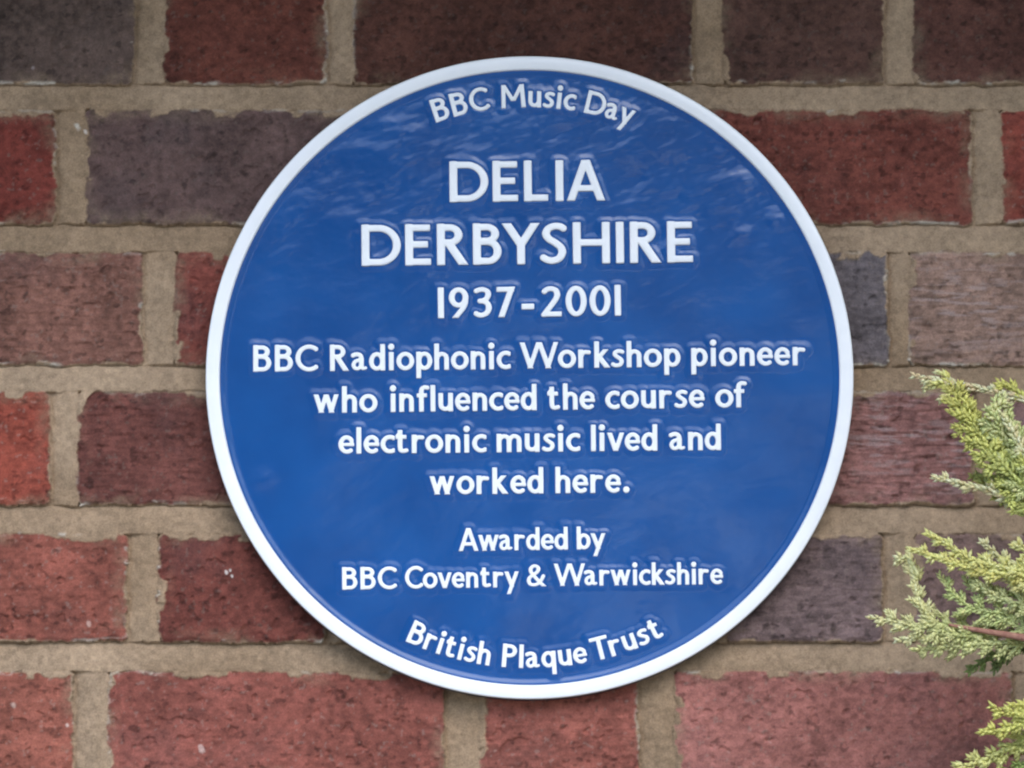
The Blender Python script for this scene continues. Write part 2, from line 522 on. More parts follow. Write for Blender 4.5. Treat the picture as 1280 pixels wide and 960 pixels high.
# stroke: (points, width factor, clip (x0, x1, y0, y1) or None, constant width?)
def st(pts, w=1.0, clip=None, const=False): return (pts, w, clip, const)
BIG = 1e4
def cy(y0, y1): return (-BIG, BIG, y0, y1)
XH = 70.0
def stem(x, y0=0, y1=100, w=1.0): return st([(x, y0), (x, y1)], w, None, True)
def bar(x0, x1, y, w=.84): return st([(x0, y), (x1, y)], w, None, True)
h = 8.6    # half of a horizontal stroke
GL = {}
GL['A'] = (94, [st([(2, -24), (49, 108)], .95, cy(0, 101), True), st([(92, -24), (45, 108)], .98, cy(0, 101), True), bar(25, 70, 31, .78)])
GL['B'] = (69, [stem(10.5), st([(10, 100 - h), (34, 100 - h)] + arc(34, 74.5, 20, 25.5 - h, 90, -90, 16)[1:] + [(10, 57.5 - .0)], 1.0),
                st([(10, 56), (37, 56)] + arc(37, 32, 22.5, 32 - h, 90, -90, 18)[1:] + [(10, h)], 1.0)])
GL['C'] = (90, [st(arc(52, 50, 42, 51.5 - h, 46, 314, 44), 1.0, (-BIG, 86, -BIG, BIG))])
GL['D'] = (95, [stem(10.5), st([(10, 100 - h), (38, 100 - h)] + arc(42, 50, 43, 50 - h, 86, -86, 30) + [(38, h), (10, h)], 1.0)])
GL['E'] = (62, [stem(10.5), bar(10, 60, 100 - h), bar(10, 55, 51), bar(10, 62, h)])
GL['H'] = (90, [stem(10.5), stem(79.5), bar(10, 80, 51)])
GL['I'] = (21, [stem(10.5)])
GL['L'] = (59, [stem(10.5), bar(10, 59, h)])
GL['M'] = (112, [st([(11, -2), (15, 102)], .95, cy(0, 100), True), st([(101, -2), (97, 102)], 1.0, cy(0, 100), True),
                 st([(10, 108), (58, 26)], .86, cy(30, 100), True), st([(102, 108), (54, 26)], .86, cy(30, 100), True)])
GL['P'] = (64, [stem(10.5), st([(10, 100 - h), (32, 100 - h)] + arc(32, 71, 22, 29 - h, 90, -90, 18)[1:] + [(10, 42 + h)], 1.0)])
GL['R'] = (76, [stem(10.5), st([(10, 100 - h), (31, 100 - h)] + arc(31, 73, 21.5, 27 - h, 90, -90, 18)[1:] + [(10, 46 + h)], 1.0),
                st([(26, 58), (72, -12)], 1.02, cy(0, 60), True)])
GL['S'] = (60, [st(cat([(54, 86), (46, 90.5), (33, 92), (18, 86), (12, 73), (19, 61), (33, 52), (46, 41), (50, 28), (43, 14), (28, 8), (15, 10), (4, 16)]), 1.0)])
GL['T'] = (80, [stem(40, 0, 94), bar(2, 78, 100 - h)])
GL['W'] = (146, [st([(2, 118), (47, -18)], .98, cy(0, 100), True), st([(30, -18), (78, 118)], .90, cy(0, 100), True),
                 st([(68, 118), (116, -18)], .98, cy(0, 100), True), st([(99, -18), (144, 118)], .90, cy(0, 100), True)])
GL['Y'] = (88, [st([(2, 112), (46, 44)], 1.0, cy(40, 100), True), st([(86, 112), (42, 44)], .95, cy(40, 100), True), stem(44, 0, 50)])
GL['a'] = (59, [st(cat([(7, 58), (16, 61.5), (27, 62.5), (37, 58), (41, 46), (41, 30), (41, 16)]) , 1.0), 
                st(cat([(41, 20), (44, 10), (51, 8.5), (58, 11)]), .75),
                st(cat([(42, 42), (30, 40), (16, 34), (10.5, 22), (15, 11), (26, 8), (36, 14), (42, 24)]), .86)])
GL['b'] = (64, [stem(10), st(arc(33, 35, 21.5, 36 - h, 0, 360, 40), .98)])
GL['c'] = (57, [st(arc(37, 35, 27, 36 - h, 52, 308, 34), 1.0, (-BIG, 56, -BIG, BIG))])
GL['d'] = (64, [stem(54), st(arc(31, 35, 21.5, 36 - h, 0, 360, 40), .98)])
GL['e'] = (60, [st(arc(33, 35, 22.5, 36 - h, -4, 180, 24) + arc(35, 35, 24.5, 36 - h, 180, 312, 20)[1:], .98, (-BIG, 60, -BIG, BIG)), bar(10, 62, 35, .66)])
GL['f'] = (46, [st([(18, 0), (18, 76)] + cat([(18, 76), (21, 87), (30, 92.5), (44, 91)])[1:], .98), bar(1, 40, XH - 8, .80)])
_arch = [(10, 30)] + cat([(10, 40), (14, 51), (24, 60), (36, 60), (46, 53), (48.5, 42)])
GL['h'] = (58, [stem(10), st(_arch + [(48.5, 0)], .98)])
GL['i'] = (22, [stem(11, 0, XH), ('dot', 11, 90, 12.5)])
GL['k'] = (61, [stem(10), st([(4, 22), (56, 82)], .86, (8, BIG, 0, XH), True), st([(16, 46), (60, -12)], 1.0, (8, BIG, 0, XH), True)])
GL['l'] = (20, [stem(10)])
_a2 = [(x + 39, y) for x, y in _arch]
GL['m'] = (97, [stem(10, 0, XH), st(_arch + [(48.5, 0)], .98), st(_a2 + [(87.5, 0)], .98)])
GL['n'] = (58, [stem(10, 0, XH), st(_arch + [(48.5, 0)], .98)])
GL['o'] = (70, [st(arc(35, 35, 25.5, 36 - h, 0, 360, 44), 1.0)])
GL['p'] = (64, [stem(10, -31, XH), st(arc(33, 35, 21.5, 36 - h, 0, 360, 40), .98)])
GL['q'] = (64, [stem(54, -31, XH), st(arc(31, 35, 21.5, 36 - h, 0, 360, 40), .98)])
GL['r'] = (45, [stem(10, 0, XH), st([(10, 34)] + cat([(10, 40), (15, 52), (25, 60), (44, 59)]), .98)])
GL['s'] = (47, [st(cat([(42, 59), (34, 62), (24, 62.5), (14, 58), (12, 50), (18, 43), (28, 36), (36, 29), (36.5, 18), (30, 10), (20, 8), (11, 9), (3, 13)]), .92)])
GL['t'] = (46, [st([(19, 88), (19, 26)] + cat([(19, 26), (21, 13), (30, 8.6), (45, 11)])[1:], .98), bar(2, 43, XH - 8, .80), st([(2, 60), (22, 84)], .62, (1, BIG, 53, 90), True)])
_u = [(58 - x, XH - y) for x, y in _arch]
GL['u'] = (58, [stem(48, 0, XH), st(_u + [(9.5, XH)], .98)])
GL['v'] = (64, [st([(2, 86), (37, -14)], .98, cy(0, XH), True), st([(27, -14), (62, 86)], .90, cy(0, XH), True)])
GL['w'] = (92, [st([(2, 86), (33, -14)], .96, cy(0, XH), True), st([(20, -14), (51, 86)], .88, cy(0, XH), True),
                st([(41, 86), (72, -14)], .96, cy(0, XH), True), st([(59, -14), (90, 86)], .88, cy(0, XH), True)])
GL['y'] = (66, [st([(2, 86), (38, -4)], .98, cy(2, XH), True), st([(64, 86), (14, -44)], .92, cy(-31, XH), True)])
GL['0'] = (64, [st(arc(32, 50, 23, 51 - h, 0, 360, 44), .98)])
GL['1'] = (20, [stem(10)])
GL['2'] = (60, [st(cat([(6, 82), (14, 89), (27, 92), (41, 87), (46, 73), (42, 59), (30, 41), (10, 14), (4, 6)]), .98, cy(0, 200)), bar(4, 59, h)])
GL['3'] = (54, [st(cat([(4, 87), (14, 91), (26, 92), (39, 86), (42, 74), (36, 61), (24, 55), (15, 54.5)]), .95),
                st(cat([(15, 54), (28, 53), (40, 45), (43.5, 30), (37, 15), (23, 8), (12, 9), (3, 14)]), .98)])
GL['7'] = (57, [bar(2, 56, 100 - h), st([(52, 104), (12, -10)], .98, cy(0, 100), True)])
GL['9'] = (62, [st(arc(30.5, 67, 21.5, 34 - h, 0, 360, 40), .98), st(cat([(51.5, 67), (51, 50), (45, 34), (30, 14), (14, -6)]), .92, cy(0, 200))])
GL['-'] = (40, [bar(0, 40, 38, 1.05)])
GL['.'] = (24, [('dot', 12, 11.5, 12.5)])
GL['&'] = (80, [st(cat([(78, -4), (58, 16), (38, 40), (22, 62), (19, 78), (28, 90), (39, 92), (49, 86), (51, 75), (44, 63), (28, 52), (14, 40), (10, 26), (16, 12), (32, 7.5), (50, 14), (63, 30), (72, 48)]), .86, cy(0, 200))])

STEP, MARG = 1.7, 48.0
def sdf_stroke(GX, GY, pts, w, const):
    P = np.array(pts, float)
    keep = np.r_[True, np.hypot(*np.diff(P, axis=0).T) > 1e-6]
    P = P[keep]
    D = np.full(GX.shape, 1e9)
    n = len(P) - 1
    closed = np.hypot(*(P[0] - P[-1])) < 1e-3
    for i in range(n):
        a, b = P[i], P[i + 1]
        v = b - a; Ls = np.hypot(*v); v = v / Ls
        hw = W0 / 2 * w * (1.0 if const else (1 - .16 * abs(v[0])))
        t = (GX - a[0]) * v[0] + (GY - a[1]) * v[1]
        s = np.abs((GX - a[0]) * -v[1] + (GY - a[1]) * v[0])
        tc = np.clip(t, 0, Ls)
        d = np.hypot(t - tc, s) - hw
        if not closed:
            if i == 0: d = np.where(t < 0, np.where(s < hw, -t, np.hypot(np.maximum(s - hw, 0), t)), d)
            if i == n - 1: d = np.where(t > Ls, np.where(s < hw, t - Ls, np.hypot(np.maximum(s - hw, 0), t - Ls)), d)
        D = np.minimum(D, d)
    return D

def glyph_grid(ch):
    adv, parts = GL[ch]
    gx = np.arange(-MARG, adv + MARG + STEP, STEP); gy = np.arange(-31 - MARG, 102 + MARG, STEP)
    GX, GY = np.meshgrid(gx, gy)
    D = np.full(GX.shape, 1e9)
    for p in parts:
        if p[0] == 'dot':
            d = np.hypot(GX - p[1], GY - p[2]) - p[3]
        else:
            pts, w, clip, const = p
            d = sdf_stroke(GX, GY, pts, w, const)
            if clip:
                d = np.maximum.reduce([d, clip[0] - GX, GX - clip[1], clip[2] - GY, GY - clip[3]])
        D = np.minimum(D, d)
    return gx, gy, D

def glyph_mesh(gx, gy, D):
    """marching squares: polygons of the glyph face, with height per vertex, plus a skirt down the sides"""
    ny, nx_ = D.shape
    verts, hts, faces = [], [], []
    cache = {}
    def gv(j, i):
        k_ = (j, i)
        if k_ not in cache:
            cache[k_] = len(verts); verts.append((gx[i], gy[j])); hts.append(-D[j, i])
        return cache[k_]
    def ev(j0, i0, j1, i1):
        k_ = (j0, i0, j1, i1) if (j0, i0) < (j1, i1) else (j1, i1, j0, i0)
        if k_ not in cache:
            a, b = D[k_[0], k_[1]], D[k_[2], k_[3]]
            t = min(max(a / (a - b), .04), .96)
            cache[k_] = len(verts)
            verts.append((gx[k_[1]] * (1 - t) + gx[k_[3]] * t, gy[k_[0]] * (1 - t) + gy[k_[2]] * t)); hts.append(0.0)
        return cache[k_]
    I = D < 0
    act = I[:-1, :-1] | I[1:, :-1] | I[:-1, 1:] | I[1:, 1:]
    rim = []
    for j, i in zip(*np.nonzero(act)):
        cs = [(j, i), (j, i + 1), (j + 1, i + 1), (j + 1, i)]
        ins = [I[c] for c in cs]
        poly = []
        for q in range(4):
            c, d = cs[q], cs[(q + 1) % 4]
            if ins[q]: poly.append(gv(*c))
            if ins[q] != ins[(q + 1) % 4]: poly.append(ev(*c, *d))
        if len(poly) >= 3:
            faces.append(poly)
            for q in range(len(poly)):
                a, b = poly[q], poly[(q + 1) % len(poly)]
                if hts[a] == 0.0 and hts[b] == 0.0: rim.append((a, b))
    # smooth, half-round section
    hv = np.array(hts)
    Rr = 3.4
    t = np.clip(hv / Rr, 0, 1)
    z = 4.5 + 2.5 * np.sqrt(1 - (1 - t) ** 2) + .05 * hv
    v3 = [(x, y, zz) for (x, y), zz in zip(verts, z)]
    low = {}
    for a, b in rim:
        for q in (a, b):
            if q not in low:
                low[q] = len(v3); v3.append((verts[q][0], verts[q][1], -6.0))
        faces.append([b, a, low[a], low[b]])
    return np.array(v3), faces

GCACHE = {}
def glyph(ch):
    if ch not in GCACHE:
        gx, gy, D = glyph_grid(ch)
        v, f = glyph_mesh(gx, gy, D)
        ins = v[:, 2] > 0
        edge = v[np.abs(v[:, 2] - 4.5) < 1e-6][:, :2]                # outline points: true distance outside the letter
        GX, GY = np.meshgrid(gx, gy)
        E = np.full(D.size, 1e9)
        for q0 in range(0, len(edge), 40):
            e_ = edge[q0:q0 + 40]
            E = np.minimum(E, np.min(np.hypot(GX.ravel()[:, None] - e_[None, :, 0], GY.ravel()[:, None] - e_[None, :, 1]), 1))
        D = np.where(D > 0, E.reshape(D.shape), D)
        GCACHE[ch] = dict(gx=gx, gy=gy, D=D, v=v, f=f, l=v[ins, 0].min(), r=v[ins, 0].max())
    return GCACHE[ch]

# ------------------------------------------------------------------ plaque
YF = -0.0118                                          # front of the blue field
PC = at(662, 470, YF)
RP = (at(1067, 470, YF)[0] - at(257, 470, YF)[0]) / 2
R_IN = RP - 0.0090
def uv(px, py):
    p = at(px, py, YF); return np.array([p[0] - PC[0], p[2] - PC[2]])

# words: text, left foot x y, right foot x y, cap height (photo pixels)
LINES = [
    ("large raised white first name across the upper part", [("DELIA", 562, 253.0, 756.5, 251.0, 51.5)]),
    ("large raised white surname in the largest line", [("DERBYSHIRE", 452, 332.8, 866.5, 328.2, 52)]),
    ("raised white years of birth and death", [("1937", 547.5, 398, 644.5, 396.5, 38.5), ("-", 652, 397, 668, 396.8, 36), ("2001", 676.5, 396.3, 776.5, 394.6, 38.5)]),
    ("raised white words of the widest line naming a workshop pioneer", [("BBC", 316.5, 464.8, 397.8, 464.2, 33.3), ("Radiophonic", 412.5, 464, 638.5, 461.6, 33), ("Workshop", 649.8, 461, 850.8, 458.6, 33), ("pioneer", 864, 458.3, 1007, 456.8, 33)]),
    ("raised white line about influencing the course of", [("who", 392, 516.3, 472, 515.6, 33), ("influenced", 487.5, 515.2, 671, 513, 33), ("the", 684.2, 512.8, 744, 512, 33), ("course", 756.6, 511.8, 881, 510, 33), ("of", 894, 509.8, 934, 509.4, 33)]),
    ("raised white line about electronic music", [("electronic", 423, 567.5, 608.2, 565.8, 33), ("music", 620.8, 565.6, 725.5, 564.4, 33), ("lived", 738.7, 564.2, 821.8, 563.6, 33), ("and", 836, 563.4, 901.3, 562.8, 33)]),
    ("raised white short line ending in a full stop", [("worked", 537, 618.5, 679.5, 617, 33), ("here.", 694.3, 616.8, 787, 616, 33)]),
    ("raised white short line above the awarding body", [("Awarded", 573.4, 689.2, 710, 687.2, 28.5), ("by", 721, 687, 757, 686.5, 28.5)]),
    ("raised white line with an ampersand naming the awarding body", [("BBC", 427.8, 737.3, 496.3, 736.4, 28), ("Coventry", 506.4, 736, 648.6, 734, 28), ("&", 658.6, 733.6, 683, 733, 28), ("Warwickshire", 692.4, 732.8, 904, 730.4, 28)]),
]
# words on an arc: text, start and end angle from the vertical (deg, + to the right), baseline radius px, cap px
ARCS = [
    ("curved raised white words along the top of the rim", +1, [("BBC", -20.1, -8.2, 341, 29.5), ("Music", -5.9, 9.6, 340, 29.5), ("Day", 11.5, 21.9, 340, 29.5)]),
    ("curved raised white words along the bottom of the rim", -1, [("British", -24.9, -7.9, 366.5, 29.0), ("Plaque", -5.5, 11.5, 366, 29.0), ("Trust", 12.6, 27.2, 366.5, 29.0)]),
]
MPP = RP * 2 / 810.0                                 # metres per photo pixel on the plaque

KERN = {('Y', 'S'): -14, ('B', 'Y'): -13, ('R', 'B'): -3, ('W', 'o'): -10, ('W', 'a'): -12, ('f', 'l'): -8, ('r', 'k'): 0, ('T', 'r'): -12, ('A', 'w'): -10, ('a', 'y'): -4, ('o', 'f'): -8, ('D', 'a'): 0,
        ('r', 'w'): -6, ('r', 'y'): -6, ('k', 's'): -6, ('b', 'y'): -6, ('r', 'o'): -6, ('c', 't'): -6, ('C', 'o'): -4, ('o', 'v'): -6, ('v', 'e'): -6, ('L', 'I'): 4, ('I', 'A'): -6, ('i', 'v'): -4, ('w', 'a'): -6, ('w', 'i'): -2, ('o', 'r'): 0}
def gap(a, b):
    rnd = "oecCOdqabpsDSG09"
    g_ = 13.0
    if a in "oecbpDC0s" : g_ -= 4
    if b in "oecdqCa0s": g_ -= 4
    return g_ + KERN.get((a, b), 0)

def layout(word, width_u):
    """x offsets and a horizontal scale so that the inked width is width_u (cap = 100 units)"""
    g = [glyph(c) for c in word]
    if len(word) == 1:
        return [-g[0]['l']], width_u / (g[0]['r'] - g[0]['l'])
    ink = sum(q['r'] - q['l'] for q in g); gaps = [gap(a, b) for a, b in zip(word, word[1:])]
    nat = ink + sum(gaps)
    sc = 1 + (width_u / nat - 1) * .6
    extra = (width_u / sc - nat) / len(gaps)
    xs, x = [], 0.0
    for i, q in enumerate(g):
        xs.append(x - q['l'])
        x += q['r'] - q['l'] + (gaps[i] + extra if i < len(gaps) else 0)
    return xs, sc

placements = []        # (line index, glyph, 2x2 matrix, origin uv, unit size)
labels = []
jit = random.Random(3)
for li, (lab, words) in enumerate(LINES):
    labels.append(lab)
    for (w, xl, yl, xr, yr, cap) in words:
        a, b = uv(xl, yl), uv(xr, yr)
        u = cap * MPP / 100.0
        e = (b - a); Lw = np.hypot(*e); e = e / Lw; nrm = np.array([-e[1], e[0]])
        xs, sc = layout(w, Lw / u)
        for c, x in zip(w, xs):
            placements.append((li, c, np.stack([e * sc * u, nrm * u], 1), a + e * x * sc * u, u))
for ai, (lab, sg, words) in enumerate(ARCS):
    labels.append(lab)
    for (w, a0, a1, rr, cap) in words:
        u = cap * MPP / 100.0; r_ = rr * MPP
        xs, sc = layout(w, abs(math.radians(a1 - a0)) * r_ / u)
        for c, x in zip(w, xs):
            g = glyph(c); xc = (g['l'] + g['r']) / 2
            ang = math.radians(a0) + (x + xc) * sc * u / r_
            if sg > 0:
                e = np.array([math.cos(ang), -math.sin(ang)]); o = np.array([math.sin(ang), math.cos(ang)]) * r_
            else:
                e = np.array([math.cos(ang), math.sin(ang)]); o = np.array([math.sin(ang), -math.cos(ang)]) * r_
            nrm = np.array([-e[1], e[0]])
            placements.append((len(LINES) + ai, c, np.stack([e * sc * u, nrm * u], 1), o - e * xc * sc * u, u))

# blue field: relief with the paint drawn up round every letter and slightly uneven casting
G = 0.00055
gn = int(math.ceil((R_IN + .002) / G))
ga = np.arange(-gn, gn + 1) * G
GXp, GYp = np.meshgrid(ga, ga)
DL = np.full(GXp.shape, .05)
for (li, c, Mx, o, u) in placements:
    g = glyph(c); inv = np.linalg.inv(Mx)
    cs = np.array([[x, y] for x in (g['gx'][0], g['gx'][-1]) for y in (g['gy'][0], g['gy'][-1])]) @ Mx.T + o
    i0, i1 = np.clip(np.searchsorted(ga, [cs[:, 0].min(), cs[:, 0].max()]), 0, len(ga))
    j0, j1 = np.clip(np.searchsorted(ga, [cs[:, 1].min(), cs[:, 1].max()]), 0, len(ga))
    if i1 <= i0 or j1 <= j0: continue
    q = np.stack([GXp[j0:j1, i0:i1] - o[0], GYp[j0:j1, i0:i1] - o[1]], -1) @ inv.T
    fx = (q[..., 0] - g['gx'][0]) / STEP; fy = (q[..., 1] - g['gy'][0]) / STEP
    ok = (fx >= 0) & (fy >= 0) & (fx < len(g['gx']) - 1.001) & (fy < len(g['gy']) - 1.001)
    ix = np.clip(fx.astype(int), 0, len(g['gx']) - 2); iy = np.clip(fy.astype(int), 0, len(g['gy']) - 2)
    tx, ty = fx - ix, fy - iy
    Dg = g['D']
    d = (Dg[iy, ix] * (1 - tx) + Dg[iy, ix + 1] * tx) * (1 - ty) + (Dg[iy + 1, ix] * (1 - tx) + Dg[iy + 1, ix + 1] * tx) * ty
    DL[j0:j1, i0:i1] = np.minimum(DL[j0:j1, i0:i1], np.where(ok, d * u, .05))
RR = np.hypot(GXp, GYp)
dn = np.maximum(DL, 0) + (fbm(GXp * 400, GYp * 400, 91, 2) - .5) * .0004
MEN_H, MEN_W = 0.00038, 0.0048
men = .70 + .6 * fbm(GXp * 60, GYp * 60, 95, 3)
hp = MEN_H * men * (1 - sstep(.0002, MEN_W * (.7 + .6 * fbm(GXp * 45, GYp * 45, 96, 2)), dn)) - MEN_H * .22 * (1 - sstep(0, .0010, DL))
hp += 0.0006 * (1 - sstep(0, .0045, R_IN - RR))                             # paint pulled up to the rim
up = sstep(-.02, .14, GYp)
hp += (fbm(GXp * 26 + GYp * 8, GYp * 50 - GXp * 18, 92, 4, .46) - .5) * (0.00022 + 0.00100 * up * up + .0002 * up)
hp += (fbm(GXp * 150, GYp * 200, 93, 3) - .5) * (0.00002 + 0.00006 * up)
hp += (fbm(GXp * 14, GYp * 14, 94, 2) - .5) * 0.0009
for (lx, ly, lr, lh) in ((925, 226, .0085, .00040), (972, 274, .0060, .00032), (925, 290, .0050, .00020), (590, 200, .011, .0002), (820, 215, .010, .0002), (330, 600, .006, .00022), (480, 150, .010, .0002)):
    q_ = uv(lx, ly)
    hp += 1.7 * lh * np.exp(-(((GXp - q_[0]) / (lr * 1.25)) ** 2 + ((GYp - q_[1]) / lr) ** 2))
n_ = len(ga)
idx = np.arange(n_ * n_).reshape(n_, n_)
fq = np.stack([idx[:-1, :-1], idx[:-1, 1:], idx[1:, 1:], idx[1:, :-1]], -1).reshape(-1, 4)
keep = (RR.ravel()[fq].max(1) < R_IN + .0012)
fq = fq[keep]
used = np.unique(fq); remap = np.full(n_ * n_, -1); remap[used] = np.arange(len(used))
co = np.stack([GXp.ravel()[used] + PC[0], YF - hp.ravel()[used], GYp.ravel()[used] + PC[2]], -1)
plaque = empty("memorial_plaque", (PC[0], 0.0, PC[2]))
tag(plaque, "round glossy blue memorial plaque with white rim and raised white lettering on the brick wall", "plaque")
link("blue_field", mesh_np("blue_field", co, remap[fq].ravel(), np.full(len(fq), 4)), MAT_BLUE, plaque)

def lathe(name, prof, mat, parent, n=360):
    m_ = MB()
    for k_ in range(n):
        a = 2 * math.pi * k_ / n
        for r_, y_ in prof: m_.v.append((PC[0] + r_ * math.cos(a), y_, PC[2] + r_ * math.sin(a)))
    L_ = len(prof)
    for k_ in range(n):
        k2 = (k_ + 1) % n
        for q in range(L_ - 1):
            m_.f.append((k_ * L_ + q, k2 * L_ + q, k2 * L_ + q + 1, k_ * L_ + q + 1))
    return m_.build(name, mat, parent, True)
yr = YF - 0.0024
lathe("white_rim", [(R_IN - .0002, YF + .004), (R_IN, YF - .0006), (R_IN + .0003, YF - .0016), (R_IN + .0008, yr + .0002), (R_IN + .0014, yr), (RP - .0011, yr),
                    (RP - .0006, yr + .0002), (RP - .0002, yr + .0008), (RP - .0001, yr + .0012)], MAT_RIM, plaque)
lathe("plaque_edge", [(RP - .0001, yr + .0012), (RP, yr + .003), (RP, -.0016), (RP - .002, -.0012), (.10, -.0012)], MAT_NAVY, plaque)

for li, lab in enumerate(labels):
    vs, lv, lt, off = [], [], [], 0
    for (pl, c, Mx, o, u) in placements:
        if pl != li: continue
        g = glyph(c)
        p = g['v'][:, :2] @ Mx.T + o
        vs.append(np.stack([p[:, 0] + PC[0], YF - g['v'][:, 2] * u, p[:, 1] + PC[2]], -1))
        for f in g['f']:
            lv += [q + off for q in f]; lt.append(len(f))
        off += len(p)
    ob = link("raised_lettering", mesh_np("raised_lettering", np.concatenate(vs), lv, lt), MAT_LETTER, plaque)
    ob["label"] = lab

# ------------------------------------------------------------------ conifer on the right
LEAF_V = np.array([(0, 0, 0), (.45, .5, .16), (.45, -.5, .16), (.40, 0, .46), (.40, 0, -.3), (1, 0, .12)], float)
LEAF_F = [(0, 3, 1), (0, 2, 3), (0, 1, 4), (0, 4, 2), (5, 1, 3), (5, 3, 2), (5, 4, 1), (5, 2, 4)]
class Leaves:
    def __init__(self): self.v, self.c = [], []
    def add(self, p, d, up, ln, wd, col):
        d = d / np.linalg.norm(d); s = np.cross(up, d); nn = np.linalg.norm(s)
        if nn < 1e-4: s = np.cross(np.array([.3, .8, .2]), d); nn = np.linalg.norm(s)
        s = s / nn; u = np.cross(d, s)
        self.v.append(p + LEAF_V[:, :1] * ln * d + LEAF_V[:, 1:2] * wd * s + LEAF_V[:, 2:3] * wd * u)
        self.c.append(np.repeat(np.array([col]), 6, 0))
    def build(self, name, parent):
        n = len(self.v)
        V = np.concatenate(self.v); Fc = (np.array(LEAF_F)[None] + (np.arange(n) * 6)[:, None, None]).reshape(-1)
        me_ = mesh_np(name, V, Fc, np.full(n * 8, 3), True)
        col_attr(me_, "leaf", np.clip(np.concatenate(self.c), .005, .8))
        return link(name, me_, MAT_LEAF, parent)

C_TIP, C_YEL, C_GRN, C_BLU, C_DRK, C_DRY = (np.array(c) for c in ((.88, .82, .44), (.80, .76, .22), (.40, .50, .13), (.62, .68, .30), (.20, .27, .09), (.84, .70, .42)))
def shoot(Lv, pts, r, rg, c_in, c_out, up):
    """a shoot closely set with overlapping scale leaves; colour runs from its foot to its tip"""
    pts = np.array(pts, float)
    seg = np.hypot.reduce(np.diff(pts, axis=0).T) if False else np.linalg.norm(np.diff(pts, axis=0), axis=1)
    cum = np.r_[0, np.cumsum(seg)]; tot = cum[-1]
    n = max(3, int(tot / (r * .9)))
    for k_ in range(n):
        s = (k_ + .3) / n * tot
        i = min(np.searchsorted(cum, s, 'right') - 1, len(seg) - 1)
        f = (s - cum[i]) / seg[i]
        p = pts[i] * (1 - f) + pts[i + 1] * f; d = (pts[i + 1] - pts[i]) / seg[i]
        t = s / tot
        side = np.cross(up, d); side /= max(np.linalg.norm(side), 1e-6)
        if k_ % 2 == 0: offs = [side, -side]
        else: offs = [up, -up]
        for o_ in offs:
            dd = d + o_ * (.30 + .24 * rg.rand()) + rg.randn(3) * .10
            rr_ = r * (1.0 - .35 * t) * (.85 + .4 * rg.rand())
            col = c_in * (1 - t) + c_out * t
            col = col * (.75 + .5 * rg.rand())
            Lv.add(p + o_ * r * .15, dd, up + rg.randn(3) * .25, rr_ * 3.7, rr_ * 1.6, col)

def pin(px, py, y): return at(px, py, y)
def curve3(pts, n=8): 
    P = [np.array(p, float) for p in pts]
    if len(P) == 2: return [P[0] * (1 - t) + P[1] * t for t in np.linspace(0, 1, 5)]
    P = [2 * P[0] - P[1]] + P + [2 * P[-1] - P[-2]]
    out = []
    for i in range(1, len(P) - 2):
        p0, p1, p2, p3 = P[i - 1:i + 3]
        for t in np.linspace(0, 1, n, endpoint=False):
            out.append(.5 * (2 * p1 + (p2 - p0) * t + (2 * p0 - 5 * p1 + 4 * p2 - p3) * t * t + (3 * p1 - p0 - 3 * p2 + p3) * t ** 3))
    out.append(P[-2])
    return out

def spray(Lv, pts, rg, c_in, c_out, length=.018, r=.0015, density=1.0, up=np.array([0, -1., .15]), sub=True, taper=(.35, 1.0), alt=0):
    """leading shoot with side shoots in one plane, each again with small side shoots"""
    pts = curve3(pts)
    shoot(Lv, pts, r * 1.15, rg, c_in, c_out, up)
    P = np.array(pts); seg = np.linalg.norm(np.diff(P, axis=0), axis=1); cum = np.r_[0, np.cumsum(seg)]; tot = cum[-1]
    n = int(tot / .0062 * density)
    for k_ in range(n):
        t = (k_ + .4) / n
        if t > .93: continue
        s = t * tot; i = min(np.searchsorted(cum, s, 'right') - 1, len(seg) - 1); f = (s - cum[i]) / seg[i]
        p = P[i] * (1 - f) + P[i + 1] * f; d = (P[i + 1] - P[i]) / seg[i]
        side = np.cross(up, d); side /= max(np.linalg.norm(side), 1e-6)
        sg = 1 if (k_ + alt) % 2 else -1
        ln = length * (1 - .75 * t) * (.65 + .6 * rg.rand())
        ang = math.radians(38 + 14 * rg.rand())
        dd = d * math.cos(ang) + side * sg * math.sin(ang) + up * rg.randn() * .22
        q = [p, p + dd * ln * .5 + d * ln * .04, p + dd * ln + d * ln * .18]
        ca = c_in * (1 - t) + c_out * t
        cb = ca * .45 + c_out * .55
        shoot(Lv, q, r, rg, ca, cb, up)
        if sub:
            for w_ in range(int(ln / .0065)):
                f2 = (w_ + .6) / max(1, int(ln / .0065)) * .8
                p2 = p + dd * ln * f2
                sg2 = 1 if w_ % 2 else -1
                s2 = np.cross(up, dd); s2 /= max(np.linalg.norm(s2), 1e-6)
                d2 = dd * .78 + s2 * sg2 * .6 + up * rg.randn() * .15
                l2 = ln * .36 * (.7 + .6 * rg.rand())
                shoot(Lv, [p2, p2 + d2 * l2 * .5, p2 + d2 * l2], r * .9, rg, ca, cb, up)

TR_X, TR_Y = 0.66, -0.42
shrub = empty("conifer", (TR_X, TR_Y, 0.0))
tag(shrub, "yellow-tipped green conifer with feathery scale-leaf sprays reaching in beside the plaque", "conifer")
tk = MB()
tk.tube([(TR_X, TR_Y, -.05), (TR_X + .01, TR_Y, .6), (TR_X - .01, TR_Y + .01, 1.3), (TR_X + .01, TR_Y, 2.0), (TR_X, TR_Y, 2.55)], [.045, .038, .028, .018, .006], 12)
tk.build("trunk", MAT_BARK, shrub, True)

YD = -0.13                                            # the sprays hang this far in front of the wall
rg = np.random.RandomState(21)
def limb(pts, rad):
    m_ = MB(); m_.tube(pts, rad, 8)
    return m_.build("branch", MAT_TWIG, shrub, True)

